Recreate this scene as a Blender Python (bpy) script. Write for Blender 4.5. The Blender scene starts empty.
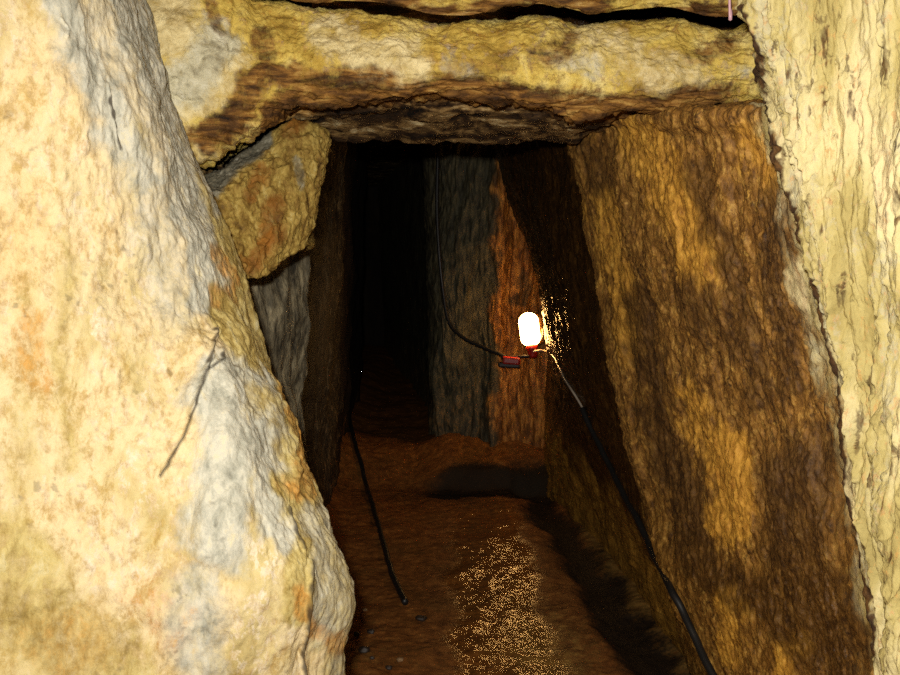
import bpy, bmesh, math, random
import numpy as np
from mathutils import Vector
from mathutils.bvhtree import BVHTree

random.seed(7)
SC = bpy.context.scene
COL = SC.collection
rad = math.radians

# ------------------------------------------------------------------ camera
F = 965.0
PITCH = rad(5.0)
CAM = np.array([0.0, 0.0, 1.45])
FWD = np.array([0.0, math.cos(PITCH), -math.sin(PITCH)])
UP = np.array([0.0, math.sin(PITCH), math.cos(PITCH)])
RT = np.array([1.0, 0.0, 0.0])

def P(px, py, d):
    return CAM + d * (FWD + (px - 450.0) / F * RT + (337.5 - py) / F * UP)

def project(v):
    r = v - CAM
    d = np.maximum(r @ FWD, 1e-3)
    return 450 + F * (r @ RT) / d, 337.5 - F * (r @ UP) / d, r @ FWD

cam_data = bpy.data.cameras.new('camera')
cam_data.sensor_width = 36.0
cam_data.lens = F / 900.0 * 36.0
cam_data.clip_start = 0.02
cam = bpy.data.objects.new('camera', cam_data)
COL.objects.link(cam)
cam.location = CAM.tolist()
cam.rotation_euler = (rad(90) - PITCH, 0, 0)
SC.camera = cam

# ------------------------------------------------------------------ noise
_rng = np.random.RandomState(11)
_perm = np.concatenate([_rng.permutation(256)] * 3)
_grad = _rng.normal(size=(256, 3))
_grad /= np.linalg.norm(_grad, axis=1)[:, None]

def perlin(p):
    i = np.floor(p).astype(np.int64)
    f = p - i
    u = f * f * f * (f * (f * 6 - 15) + 10)
    i &= 255
    def g(dx, dy, dz):
        h = _perm[_perm[_perm[(i[:, 0] + dx) & 255] + ((i[:, 1] + dy) & 255)] + ((i[:, 2] + dz) & 255)]
        q = f - np.array([dx, dy, dz])
        return np.einsum('ij,ij->i', _grad[h & 255], q)
    ux, uy, uz = u[:, 0], u[:, 1], u[:, 2]
    x00 = g(0, 0, 0) * (1 - ux) + g(1, 0, 0) * ux
    x10 = g(0, 1, 0) * (1 - ux) + g(1, 1, 0) * ux
    x01 = g(0, 0, 1) * (1 - ux) + g(1, 0, 1) * ux
    x11 = g(0, 1, 1) * (1 - ux) + g(1, 1, 1) * ux
    return 1.6 * ((x00 * (1 - uy) + x10 * uy) * (1 - uz) + (x01 * (1 - uy) + x11 * uy) * uz)

def fbm(v, scale, octs=4, gain=0.5, off=0.0):
    s = np.asarray(scale, float) * np.ones(3)
    out = np.zeros(len(v)); a = 1.0; k = 1.0
    for o in range(octs):
        out += a * perlin(v * s * k + off + 17.3 * o)
        a *= gain; k *= 2.03
    return out

def ridged(v, scale, octs=4, gain=0.5, off=0.0):
    s = np.asarray(scale, float) * np.ones(3)
    out = np.zeros(len(v)); a = 1.0; k = 1.0
    for o in range(octs):
        out += a * (1.0 - np.abs(perlin(v * s * k + off + 9.1 * o)) * 2.0)
        a *= gain; k *= 2.03
    return out

def sstep(a, b, x):
    t = np.clip((x - a) / (b - a), 0, 1)
    return t * t * (3 - 2 * t)

def line_dist(x, y, pts):
    """distance (px of the reference frame) to a polyline, and position along it 0..1"""
    best = np.full(len(x), 1e9)
    for (x0, y0), (x1, y1) in zip(pts[:-1], pts[1:]):
        dx, dy = x1 - x0, y1 - y0
        t = np.clip(((x - x0) * dx + (y - y0) * dy) / max(dx * dx + dy * dy, 1e-6), 0, 1)
        best = np.minimum(best, np.hypot(x - x0 - t * dx, y - y0 - t * dy))
    return best

# ------------------------------------------------------------------ sheets
def cr_matrix(spans, closed=False):
    """Catmull-Rom weights: spans = samples per control span"""
    n = len(spans) if closed else len(spans) + 1
    rows = []
    def idx(i):
        return i % n if closed else min(max(i, 0), n - 1)
    for s, k in enumerate(spans):
        last = (s == len(spans) - 1) and not closed
        for j in range(k + (1 if last else 0)):
            t = j / k
            w = np.zeros(n)
            c = (-0.5*t + t*t - 0.5*t**3, 1 - 2.5*t*t + 1.5*t**3, 0.5*t + 2*t*t - 1.5*t**3, -0.5*t*t + 0.5*t**3)
            for q in range(4):
                w[idx(s - 1 + q)] += c[q]
            rows.append(w)
    return np.array(rows)

def normals_of(g, cu=False, cv=False):
    def diff(a, ax, closed):
        if closed:
            return np.roll(a, -1, ax) - np.roll(a, 1, ax)
        return np.gradient(a, axis=ax)
    n = np.cross(diff(g, 1, cu), diff(g, 0, cv))
    l = np.linalg.norm(n, axis=2, keepdims=True)
    return n / np.maximum(l, 1e-9)

def make_mesh(name, verts, faces4, mat, zones=None, smooth=True, extra_tris=None):
    me = bpy.data.meshes.new(name)
    faces4 = np.asarray(faces4, dtype=np.int32)
    nf = len(faces4)
    tris = np.asarray(extra_tris if extra_tris is not None else np.zeros((0, 3)), dtype=np.int32)
    nt = len(tris)
    me.vertices.add(len(verts))
    me.vertices.foreach_set('co', np.asarray(verts, np.float32).ravel())
    me.loops.add(nf * 4 + nt * 3)
    me.loops.foreach_set('vertex_index', np.concatenate([faces4.ravel(), tris.ravel()]).astype(np.int32))
    me.polygons.add(nf + nt)
    st = np.concatenate([np.arange(nf) * 4, nf * 4 + np.arange(nt) * 3]).astype(np.int32)
    me.polygons.foreach_set('loop_start', st)
    me.polygons.foreach_set('use_smooth', np.full(nf + nt, smooth))
    me.update(calc_edges=True)
    if zones is not None:
        at = me.attributes.new('zones', 'FLOAT_COLOR', 'POINT')
        at.data.foreach_set('color', np.asarray(zones, np.float32).ravel())
    me.validate()
    me.materials.append(mat)
    ob = bpy.data.objects.new(name, me)
    COL.objects.link(ob)
    return ob

def grid_faces(nv, nu, cu=False, cv=False):
    idx = np.arange(nv * nu).reshape(nv, nu)
    a = idx
    b = np.roll(idx, -1, 1)
    c = np.roll(b, -1, 0)
    d = np.roll(idx, -1, 0)
    q = np.stack([a, b, c, d], 2)
    if not cv: q = q[:-1]
    if not cu: q = q[:, :-1]
    return q.reshape(-1, 4)

def sheet(name, ctrl, uspans, vspans, mat, disp, zones, cu=False, cv=False, flip=False, caps=None):
    """ctrl: rows x cols x 3 world points -> dense, displaced surface.
    disp(v, n, px, py) -> metres along the normal; zones(v, px, py) -> RGBA masks"""
    c = np.asarray(ctrl, float)
    bu, bv = cr_matrix(uspans, cu), cr_matrix(vspans, cv)
    g = np.einsum('vr,rck->vck', bv, np.einsum('uc,rck->ruk', bu, c))
    n = normals_of(g, cu, cv)
    if flip: n = -n
    nv, nu = g.shape[:2]
    v = g.reshape(-1, 3); nn = n.reshape(-1, 3)
    px, py, dd = project(v)
    h = disp(v, nn, px, py)
    if isinstance(h, tuple):
        h, side = h
        v = v + side
    v2 = v + nn * h[:, None]
    z = zones(v2, px, py)
    f = grid_faces(nv, nu, cu, cv)
    tris = None
    if caps == 'u':                       # closed rings stacked in v: fan both ends
        tris = []
        vs = [v2]
        zs = [z]
        k = nv * nu
        for r, rev in ((0, True), (nv - 1, False)):
            ring = np.arange(nu) + r * nu
            vs.append(v2[ring].mean(0)[None]); zs.append(z[ring].mean(0)[None])
            for i in range(nu):
                a_, b_ = ring[i], ring[(i + 1) % nu]
                tris.append((a_, b_, k) if not rev else (b_, a_, k))
            k += 1
        v2 = np.concatenate(vs); z = np.concatenate(zs)
    if caps == 'v':                       # profile loops closed in v, stacked in u: fan both ends
        tris = []
        vs = [v2]; zs = [z]
        k = nv * nu
        for cidx, rev in ((0, False), (nu - 1, True)):
            ring = np.arange(nv) * nu + cidx
            vs.append(v2[ring].mean(0)[None]); zs.append(z[ring].mean(0)[None])
            for i in range(nv):
                a_, b_ = ring[i], ring[(i + 1) % nv]
                tris.append((a_, b_, k) if not rev else (b_, a_, k))
            k += 1
        v2 = np.concatenate(vs); z = np.concatenate(zs)
    return make_mesh(name, v2, f, mat, z, True, tris)

def interp_rows(table, ys):
    """table: list of (y, value...) -> interpolated rows"""
    t = np.array(table, float)
    return np.stack([np.interp(ys, t[:, 0], t[:, k]) for k in range(1, t.shape[1])], 1)

def tag(o, label=None, cat=None, group=None, kind=None):
    if label: o['label'] = label
    if cat: o['category'] = cat
    if group: o['group'] = group
    if kind: o['kind'] = kind
    return o

# ------------------------------------------------------------------ materials
def srgb(r, g, b):
    def f(c):
        c /= 255.0
        return c / 12.92 if c <= 0.04045 else ((c + 0.055) / 1.055) ** 2.4
    return (f(r), f(g), f(b), 1.0)

class NT:
    def __init__(self, name):
        self.m = bpy.data.materials.new(name)
        self.m.use_nodes = True
        self.t = self.m.node_tree
        self.t.nodes.clear()
        self.out = self.n('ShaderNodeOutputMaterial')
        self.b = self.n('ShaderNodeBsdfPrincipled')
        self.t.links.new(self.b.outputs[0], self.out.inputs[0])
        self.tc = self.n('ShaderNodeTexCoord').outputs['Object']
    def n(self, t, **kw):
        x = self.t.nodes.new(t)
        for k, v in kw.items(): setattr(x, k, v)
        return x
    def l(self, a, b): self.t.links.new(a, b)
    def val(self, sock, x):
        if isinstance(x, (int, float)): sock.default_value = x
        elif isinstance(x, tuple): sock.default_value = x
        else: self.l(x, sock)
    def noise(self, scale, detail=6, rough=0.55, dist=0.0, stretch=(1, 1, 1), rot=(0, 0, 0), off=(0, 0, 0)):
        mp = self.n('ShaderNodeMapping')
        mp.inputs['Scale'].default_value = stretch
        mp.inputs['Rotation'].default_value = rot
        mp.inputs['Location'].default_value = off
        self.l(self.tc, mp.inputs[0])
        x = self.n('ShaderNodeTexNoise')
        x.inputs['Scale'].default_value = scale
        x.inputs['Detail'].default_value = detail
        x.inputs['Roughness'].default_value = rough
        x.inputs['Distortion'].default_value = dist
        self.l(mp.outputs[0], x.inputs['Vector'])
        return x.outputs['Fac']
    def ramp(self, fac, stops, interp='LINEAR'):
        r = self.n('ShaderNodeValToRGB')
        e = r.color_ramp.elements
        r.color_ramp.interpolation = interp
        e[0].position, e[0].color = stops[0]
        e[1].position, e[1].color = stops[-1]
        for p, c in stops[1:-1]:
            k = e.new(p); k.color = c
        self.l(fac, r.inputs[0])
        return r.outputs[0]
    def mix(self, fac, a, b, mode='MIX'):
        x = self.n('ShaderNodeMix', data_type='RGBA', blend_type=mode)
        self.val(x.inputs[0], fac)
        self.val(x.inputs[6], a); self.val(x.inputs[7], b)
        return x.outputs[2]
    def math(self, op, a, b=0.0, clamp=False):
        x = self.n('ShaderNodeMath', operation=op, use_clamp=clamp)
        self.val(x.inputs[0], a); self.val(x.inputs[1], b)
        return x.outputs[0]
    def zones(self):
        a = self.n('ShaderNodeAttribute', attribute_name='zones')
        s = self.n('ShaderNodeSeparateColor')
        self.l(a.outputs['Color'], s.inputs[0])
        return s.outputs[0], s.outputs[1], s.outputs[2], a.outputs['Alpha']
    def soft(self, mask, noise, amt=0.6, lo=0.14, hi=0.84):
        """mask with an edge broken up by noise"""
        if not hasattr(self, 'fine'):
            self.fine = self.noise(38, 9, 0.78, 0.2, (1.1, 1.1, 0.8), off=(9, 4, 1))
        both = self.math('ADD', self.math('MULTIPLY', self.math('SUBTRACT', noise, 0.5), amt), self.math('MULTIPLY', self.math('SUBTRACT', self.fine, 0.5), 1.1))
        k = self.math('ADD', mask, both)
        mr = self.n('ShaderNodeMapRange', interpolation_type='SMOOTHSTEP')
        self.l(k, mr.inputs[0])
        mr.inputs[1].default_value = lo; mr.inputs[2].default_value = hi
        return mr.outputs[0]
    def bump(self, layers):
        prev = None
        for h, s, d in layers:
            b = self.n('ShaderNodeBump')
            b.inputs['Strength'].default_value = s
            b.inputs['Distance'].default_value = d
            self.l(h, b.inputs['Height'])
            if prev is not None: self.l(prev, b.inputs['Normal'])
            prev = b.outputs[0]
        self.l(prev, self.b.inputs['Normal'])
    def finish(self, color, rough, spec=0.3):
        self.val(self.b.inputs['Base Color'], color)
        self.val(self.b.inputs['Roughness'], rough)
        self.val(self.b.inputs['Specular IOR Level'], spec)
        return self.m

V = 'zones'
STREAK = (3.0, 3.0, 0.55)

def mat_left():
    t = NT('pale_limestone')
    R, G, B, A = t.zones()
    n1 = t.noise(5.0, 8, 0.62, 0.4, (1.2, 1.2, 0.6), (0, rad(-14), 0))
    n2 = t.noise(22.0, 9, 0.72, 0.3, (1.3, 1.3, 0.65), (0, rad(-14), 0), (3, 1, 2))
    n3 = t.noise(60.0, 5, 0.6)
    cream = t.ramp(n1, [(0.30, srgb(146, 126, 70)), (0.43, srgb(188, 170, 118)), (0.54, srgb(206, 188, 146)), (0.70, srgb(206, 180, 130))])
    cream = t.mix(t.soft(n2, n3, 0.3, 0.50, 0.66), cream, srgb(208, 194, 166))
    cream = t.mix(t.math('MULTIPLY', t.soft(t.noise(9, 8, 0.7, 0.8, (1.3, 1.3, 0.6), (0, rad(-14), 0), (8, 8, 8)), n3, 0.3, 0.46, 0.72), 0.7), cream, srgb(168, 138, 66))
    grey = t.ramp(n2, [(0.30, srgb(114, 112, 98)), (0.43, srgb(156, 154, 138)), (0.56, srgb(186, 182, 164)), (0.70, srgb(200, 188, 148))])
    olive = t.ramp(n2, [(0.28, srgb(92, 74, 32)), (0.42, srgb(146, 124, 66)), (0.56, srgb(182, 164, 104)), (0.72, srgb(196, 186, 146))])
    rust = t.ramp(n2, [(0.3, srgb(100, 64, 24)), (0.6, srgb(190, 132, 48)), (0.8, srgb(214, 166, 84))])
    pit = t.noise(52, 7, 0.72, 0.4, (1.0, 1.0, 0.6), (0, rad(-14), 0), (6, 2, 9))
    cream = t.mix(t.math('MULTIPLY', t.soft(pit, n1, 0.5, 0.42, 0.86), 0.7), cream, srgb(150, 118, 62))
    c = t.mix(t.soft(B, n2, 0.9), cream, olive)
    c = t.mix(t.soft(R, n1, 0.8), c, grey)
    c = t.mix(t.soft(G, n2, 0.9), c, rust)
    c = t.mix(t.math('MULTIPLY', A, 0.85), c, srgb(46, 36, 26))
    t.bump([(t.noise(30, 8, 0.68, 0.1, (1.1, 1.1, 0.7), (0, rad(-14), 0)), 0.5, 0.011), (t.noise(120, 6, 0.7), 0.35, 0.003)])
    return t.finish(c, 0.75, 0.2)

def mat_right():
    t = NT('wet_flowstone')
    R, G, B, A = t.zones()     # R pale front, G dark stain, B bright ochre patch, A wet
    n1 = t.noise(6.0, 8, 0.62, 0.4, (1.2, 1.2, 0.5), (0, rad(12), 0))
    n2 = t.noise(34.0, 9, 0.74, 0.3, (1.2, 1.2, 0.7), (0, rad(12), 0), (4, 2, 7))
    n3 = t.noise(75.0, 6, 0.65)
    ns = t.noise(7.0, 8, 0.62, 0.3, (3.0, 1.2, 0.35), (0, rad(8), 0), (1, 5, 2))
    brown = t.ramp(n2, [(0.28, srgb(56, 34, 14)), (0.42, srgb(112, 76, 30)), (0.53, srgb(150, 106, 44)), (0.68, srgb(200, 156, 78))])
    brown = t.mix(t.math('MULTIPLY', t.soft(ns, n3, 0.5, 0.35, 0.85), 0.5), brown, srgb(72, 46, 18))
    brown = t.mix(t.math('MULTIPLY', t.soft(n3, n2, 0.6, 0.60, 0.74), 0.55), brown, srgb(220, 178, 84))
    sp = t.noise(58.0, 7, 0.75, 0.3, (1.1, 1.1, 0.8), (0, rad(12), 0), (7, 7, 1))
    brown = t.mix(t.math('MULTIPLY', t.soft(sp, n1, 0.6, 0.52, 0.72), 0.85), brown, srgb(44, 25, 9))
    mid = t.noise(15.0, 8, 0.7, 0.5, (1.1, 1.1, 0.7), (0, rad(12), 0), (2, 9, 4))
    brown = t.mix(t.math('MULTIPLY', t.soft(mid, n3, 0.5, 0.56, 0.80), 0.6), brown, srgb(206, 152, 66))
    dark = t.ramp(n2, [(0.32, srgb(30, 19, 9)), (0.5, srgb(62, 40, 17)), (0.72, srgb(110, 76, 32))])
    ochre = t.ramp(n2, [(0.3, srgb(150, 96, 30)), (0.6, srgb(214, 160, 62)), (0.8, srgb(236, 198, 104))])
    pale = t.ramp(n1, [(0.30, srgb(136, 118, 62)), (0.44, srgb(174, 158, 98)), (0.56, srgb(200, 186, 136)), (0.72, srgb(212, 188, 142))])
    pale = t.mix(t.math('MULTIPLY', t.soft(ns, n3, 0.5, 0.52, 0.68), 0.6), pale, srgb(172, 166, 138))
    pale = t.mix(t.math('MULTIPLY', t.soft(n2, n3, 0.5, 0.58, 0.72), 0.55), pale, srgb(190, 140, 74))
    c = t.mix(t.soft(B, n2, 1.0), brown, ochre)
    c = t.mix(t.soft(R, n2, 0.55), c, pale)
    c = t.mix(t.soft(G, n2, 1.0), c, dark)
    rough = t.math('SUBTRACT', 0.8, t.math('MULTIPLY', A, 0.5))
    t.bump([(t.noise(44, 8, 0.68, 0.2, (1.2, 1.2, 0.75), (0, rad(8), 0)), 0.5, 0.012), (n3, 0.45, 0.005), (t.noise(190, 4, 0.6), 0.3, 0.002)])
    return t.finish(c, rough, 0.35)

def mat_lintel():
    t = NT('yellow_lintel_stone')
    R, G, B, A = t.zones()     # R grey stone, G rust strata, B cream, A strata, underside shade painted in
    n1 = t.noise(7.0, 8, 0.64, 0.4)
    n2 = t.noise(24.0, 8, 0.68, 0.4)
    nl = t.noise(9.0, 8, 0.64, 0.5, (1.0, 1.0, 5.0), (0, rad(4), 0))
    n3 = t.noise(80.0, 5, 0.6)
    yel = t.ramp(n1, [(0.30, srgb(112, 84, 34)), (0.41, srgb(178, 146, 60)), (0.52, srgb(212, 184, 90)), (0.66, srgb(228, 208, 134))])
    yel = t.mix(t.math('MULTIPLY', t.soft(n2, n3, 0.5, 0.54, 0.70), 0.6), yel, srgb(168, 118, 40))
    yel = t.mix(t.math('MULTIPLY', t.soft(t.noise(10, 7, 0.65, 0.3, off=(5, 5, 5)), n3, 0.4, 0.56, 0.7), 0.6), yel, srgb(170, 150, 120))
    pit = t.noise(64.0, 7, 0.75, 0.4, (1, 1, 1.3), off=(4, 8, 2))
    yel = t.mix(t.math('MULTIPLY', t.soft(pit, n1, 0.6, 0.50, 0.80), 0.65), yel, srgb(104, 68, 24))
    cream = t.ramp(n2, [(0.3, srgb(160, 134, 72)), (0.6, srgb(228, 210, 156))])
    grey = t.ramp(n2, [(0.3, srgb(122, 112, 88)), (0.5, srgb(190, 182, 150)), (0.7, srgb(214, 208, 182))])
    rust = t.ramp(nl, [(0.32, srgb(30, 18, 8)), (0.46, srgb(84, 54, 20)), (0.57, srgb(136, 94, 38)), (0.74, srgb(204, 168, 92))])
    shaded_strata = t.ramp(nl, [(0.36, srgb(16, 10, 6)), (0.48, srgb(62, 42, 20)), (0.58, srgb(140, 110, 64)), (0.72, srgb(216, 198, 150))])
    c = t.mix(t.soft(B, n2, 0.9), yel, cream)
    c = t.mix(t.soft(R, n2, 0.9), c, grey)
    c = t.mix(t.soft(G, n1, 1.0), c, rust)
    c = t.mix(t.soft(A, n2, 0.5), c, shaded_strata)
    t.bump([(t.noise(32, 8, 0.7, 0.2), 0.6, 0.018), (n3, 0.45, 0.006), (pit, .4, .006)])
    return t.finish(c, 0.7, 0.25)

def mat_block():
    t = NT('olive_block_stone')
    R, G, B, A = t.zones()     # R grey facet, G rust
    n1 = t.noise(8.0, 8, 0.64, 0.5, (1.2, 1.2, 0.8), (0, rad(30), 0))
    n2 = t.noise(26.0, 8, 0.68, 0.4, (1.6, 1.6, 0.7), (0, rad(35), 0))
    n3 = t.noise(90.0, 5, 0.6)
    c = t.ramp(n2, [(0.28, srgb(70, 50, 20)), (0.44, srgb(128, 100, 42)), (0.58, srgb(164, 138, 68)), (0.75, srgb(196, 178, 116))])
    rust = t.ramp(n1, [(0.3, srgb(84, 48, 14)), (0.6, srgb(156, 102, 34)), (0.8, srgb(190, 140, 56))])
    grey = t.ramp(n2, [(0.3, srgb(54, 52, 42)), (0.55, srgb(104, 98, 80)), (0.75, srgb(176, 170, 150))])
    c = t.mix(t.soft(G, n1, 1.2), c, rust)
    c = t.mix(t.soft(R, n2, 0.6), c, grey)
    t.bump([(n2, 0.6, 0.015), (n3, 0.4, 0.005)])
    return t.finish(c, 0.7, 0.25)

def mat_inner(name, tones, greys=(srgb(42, 40, 30), srgb(70, 66, 48), srgb(100, 90, 62))):
    t = NT(name)
    R, G, B, A = t.zones()     # R pale grey, G orange earth and painted lamp glow, A wet
    n1 = t.noise(5.0, 8, 0.62, 0.4, (2.0, 2.0, 0.5))
    n2 = t.noise(18.0, 8, 0.66, 0.4, (1.6, 1.6, 0.5), off=(2, 2, 2))
    n3 = t.noise(70.0, 5, 0.6)
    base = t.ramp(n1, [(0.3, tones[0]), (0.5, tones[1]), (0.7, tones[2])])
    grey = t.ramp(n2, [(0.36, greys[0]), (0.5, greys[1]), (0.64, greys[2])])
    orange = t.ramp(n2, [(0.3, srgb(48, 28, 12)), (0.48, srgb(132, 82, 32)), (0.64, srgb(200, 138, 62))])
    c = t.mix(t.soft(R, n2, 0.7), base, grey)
    c = t.mix(t.soft(G, n2, 0.8), c, orange)
    rough = t.math('SUBTRACT', 0.85, t.math('MULTIPLY', A, 0.6))
    t.bump([(t.noise(22, 7, 0.62, 0.3, (1.5, 1.5, 0.6)), 0.6, 0.03), (n3, 0.4, 0.006)])
    return t.finish(c, rough, 0.3)

def mat_floor():
    t = NT('wet_muddy_floor')
    R, G, B, A = t.zones()     # R gutter mud, G step shadow painted dark, B lighter earth, A wet
    n1 = t.noise(4.0, 8, 0.62, 0.4)
    n2 = t.noise(22.0, 8, 0.66, 0.3)
    n3 = t.noise(60.0, 6, 0.7)
    base = t.ramp(n2, [(0.3, srgb(84, 48, 20)), (0.5, srgb(126, 76, 32)), (0.72, srgb(160, 104, 48))])
    base = t.mix(t.math('MULTIPLY', t.soft(n1, n3, 0.4, 0.48, 0.66), 0.5), base, srgb(86, 60, 26))
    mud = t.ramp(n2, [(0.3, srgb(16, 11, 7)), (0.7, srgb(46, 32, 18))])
    light = t.ramp(n2, [(0.3, srgb(104, 78, 36)), (0.7, srgb(168, 130, 64))])
    c = t.mix(t.soft(B, n2, 0.8), base, light)
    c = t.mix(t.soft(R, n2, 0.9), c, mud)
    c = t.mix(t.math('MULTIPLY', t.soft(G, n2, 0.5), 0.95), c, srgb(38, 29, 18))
    rough = t.math('SUBTRACT', 0.75, t.math('MULTIPLY', t.soft(A, n1, 0.3), 0.70))
    t.bump([(n2, 0.3, 0.012), (t.noise(48, 3, 0.5), 0.40, 0.008)])
    return t.finish(c, rough, t.math('ADD', 0.15, t.math('MULTIPLY', A, 0.4)))

def plain(name, col, rough=0.5, metal=0.0, spec=0.5, bump=0.0):
    t = NT(name)
    n = t.noise(60, 4)
    c = t.mix(t.math('MULTIPLY', n, 0.5), col, tuple(x * 0.6 for x in col[:3]) + (1,))
    t.b.inputs['Metallic'].default_value = metal
    if bump: t.bump([(n, bump, 0.002)])
    return t.finish(c, rough, spec)

def glow(name, col, strength):
    t = NT(name)
    t.b.inputs['Emission Color'].default_value = col
    t.b.inputs['Emission Strength'].default_value = strength
    return t.finish((0.9, 0.8, 0.6, 1), 0.25, 0.5)

M_left, M_right, M_lintel, M_block, M_floor = mat_left(), mat_right(), mat_lintel(), mat_block(), mat_floor()
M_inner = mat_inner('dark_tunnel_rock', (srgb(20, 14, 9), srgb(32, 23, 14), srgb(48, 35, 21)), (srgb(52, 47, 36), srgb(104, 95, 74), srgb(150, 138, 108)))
M_back = mat_inner('grey_brown_rock', (srgb(46, 34, 18), srgb(78, 60, 34), srgb(112, 88, 54)))

# ------------------------------------------------------------------ helpers for masks
def warp(v, px, py, amp=10, s=9.0):
    return px + amp * fbm(v, s, 3, 0.55, 3.1), py + amp * fbm(v, s, 3, 0.55, 41.7)

def blob(px, py, pts, w0, w1):
    """1 inside w0 px of the polyline, 0 beyond w1"""
    return 1 - sstep(w0, w1, line_dist(px, py, pts))

def crack(px, py, pts, w, depth):
    d = line_dist(px, py, pts)
    return -depth * np.exp(-(d / w) ** 2)

# ================================================================== WALL LEFT
S_TAB = [(-120, 128), (0, 146), (50, 158), (130, 182), (200, 212), (245, 233), (290, 245), (330, 254), (380, 268), (450, 299),
         (500, 319), (540, 331), (575, 342), (600, 346), (630, 345), (675, 338), (760, 342), (900, 380), (1150, 420)]
rows_y = [-120, 0, 60, 130, 200, 250, 300, 380, 450, 540, 600, 675, 800, 950, 1150]
ctrl = []
for y in rows_y:
    s = float(np.interp(y, *zip(*S_TAB)))
    bul = 0.10 * math.exp(-((y - 560) / 130.0) ** 2) - 0.06 * math.exp(-((y - 260) / 90.0) ** 2)
    ctrl.append([P(-420, y, 1.1), P(-220, y, 1.40), P(-60, y, 1.62 - bul*.3), P(60, y, 1.70 - bul * .4), P(.5 * s + 20, y, 1.77 - bul * .6),
                 P(.8 * s + 4, y, 1.84 - bul), P(s - 9, y, 1.97 - bul), P(s, y, 2.12 - bul), P(s - 8, y, 2.30 - bul), P(s - 45, y, 2.75), P(s - 120, y, 3.2)])
GREY_L = [(128, -20), (146, 50), (168, 110), (184, 165), (196, 225), (204, 300)]
GREY_L2 = [(222, 385), (232, 440), (222, 500), (215, 545)]
GREY_L3 = [(250, 420), (268, 480), (272, 540)]
GREY_L4 = [(62, -10), (84, 60), (116, 130), (140, 190)]
GREY_L5 = [(190, 590), (200, 640), (215, 690)]
OLIVE_L = [(214, 195), (226, 270), (240, 330), (262, 400), (286, 470), (300, 540), (300, 600)]
CR_L = [([(213, 330), (205, 362), (196, 396), (190, 420), (184, 436), (174, 452), (166, 468), (160, 476)], 1.7, .010),
        ([(217, 352), (215, 364), (207, 371), (200, 376)], 1.3, .006),
        ([(311, 560), (307, 590), (306, 610), (302, 640), (300, 680)], 2.0, .012),
        ([(294, 505), (298, 530), (305, 548)], 1.5, .006),
        ([(103, 85), (107, 110), (115, 140), (117, 150)], 1.3, .005),
        ([(50, 340), (52, 390), (64, 420), (68, 450)], 2.2, .004),
        ([(80, 350), (74, 385), (67, 415)], 2.2, .004),
        ([(60, 20), (68, 30), (66, 38)], 1.3, .004),
        ([(256, 300), (275, 370), (292, 440), (300, 490)], 3.5, .010)]
def disp_l(v, n, px, py):
    q = v @ np.array([[1, 0, .25], [0, 1, 0], [-.25, 0, 1]])
    h = .030 * fbm(v, 2.3, 3) + .011 * fbm(q, (9, 9, 4.5), 4, .5, 5) - .004 * sstep(.2, .7, fbm(q, (20, 20, 9), 3, .6, 8)) * sstep(-.2, .5, fbm(v, 3, 2, .5, 66))
    h += .0016 * fbm(q, (70, 70, 40), 3, .6, 2) + .0042 * fbm(q, (26, 26, 13), 3, .55, 52)
    for p, w, d in CR_L:
        wx, wy = px + 1.6 * perlin(v * 60), py
        h += crack(wx, wy, p, w, d)
    h += -.02 * blob(px, py, [(210, 395), (230, 470), (215, 540)], 10, 40)
    return h
def zone_l(v, px, py):
    x, y = warp(v, px, py, 16, 8)
    R = np.maximum.reduce([blob(x, y, GREY_L, 2, 40), blob(x, y, GREY_L2, 10, 52), blob(x, y, GREY_L3, 2, 30), .85 * blob(x, y, GREY_L4, 0, 40), .5 * blob(x, y, [(110, -20), (140, 120), (165, 220), (180, 300)], 20, 60), .62 * blob(x, y, GREY_L5, 10, 50),
                           .5 * blob(x, y, [(318, 520), (335, 580), (338, 690)], 10, 36)])
    B = np.maximum.reduce([blob(x, y, OLIVE_L, 12, 38), .6 * blob(x, y, [(52, 240), (66, 300), (72, 400), (66, 470)], -4, 32), .7 * blob(x, y, [(10, 560), (40, 620), (110, 665)], 20, 80), .5 * blob(x, y, [(20, 300), (30, 400), (10, 480)], 0, 40),
                           .75 * blob(x, y, [(318, 500), (340, 580), (335, 680)], 14, 34), .5 * blob(x, y, [(150, 50), (200, 20)], 10, 40)])
    G = np.maximum.reduce([.5 * blob(x, y, [(272, 380), (296, 450), (303, 490)], 3, 20), .36 * blob(x, y, [(60, 650), (90, 640)], 16, 60), .3 * blob(x, y, [(150, 600), (172, 630)], 10, 44),
                           .5 * blob(x, y, [(225, 255), (232, 300)], 3, 14), .45 * blob(x, y, [(20, 330), (40, 380)], 10, 34), .55 * blob(x, y, [(300, 590), (320, 640)], 4, 18)])
    A = np.zeros(len(px))
    for p, w, d in CR_L[:5]:
        A = np.maximum(A, blob(px + 1.6 * perlin(v * 60), py, p, w * .3, w * 1.2))
    A = np.maximum(A, .45 * sstep(.5, .8, fbm(v, 45, 3, .6, 77)) * sstep(.2, .5, fbm(v, 7, 2, .5, 12)))
    return np.stack([R, G, B, A], 1)
wall_left = sheet('wall_left', ctrl, [20, 30, 60, 70, 70, 90, 70, 40, 24, 14], [40, 50, 56, 56, 44, 44, 66, 58, 74, 50, 62, 50, 30, 20], M_left, disp_l, zone_l)
tag(wall_left, 'pale cream and grey rock wall bulging in from the left of the passage', 'rock wall', kind='structure')

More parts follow.
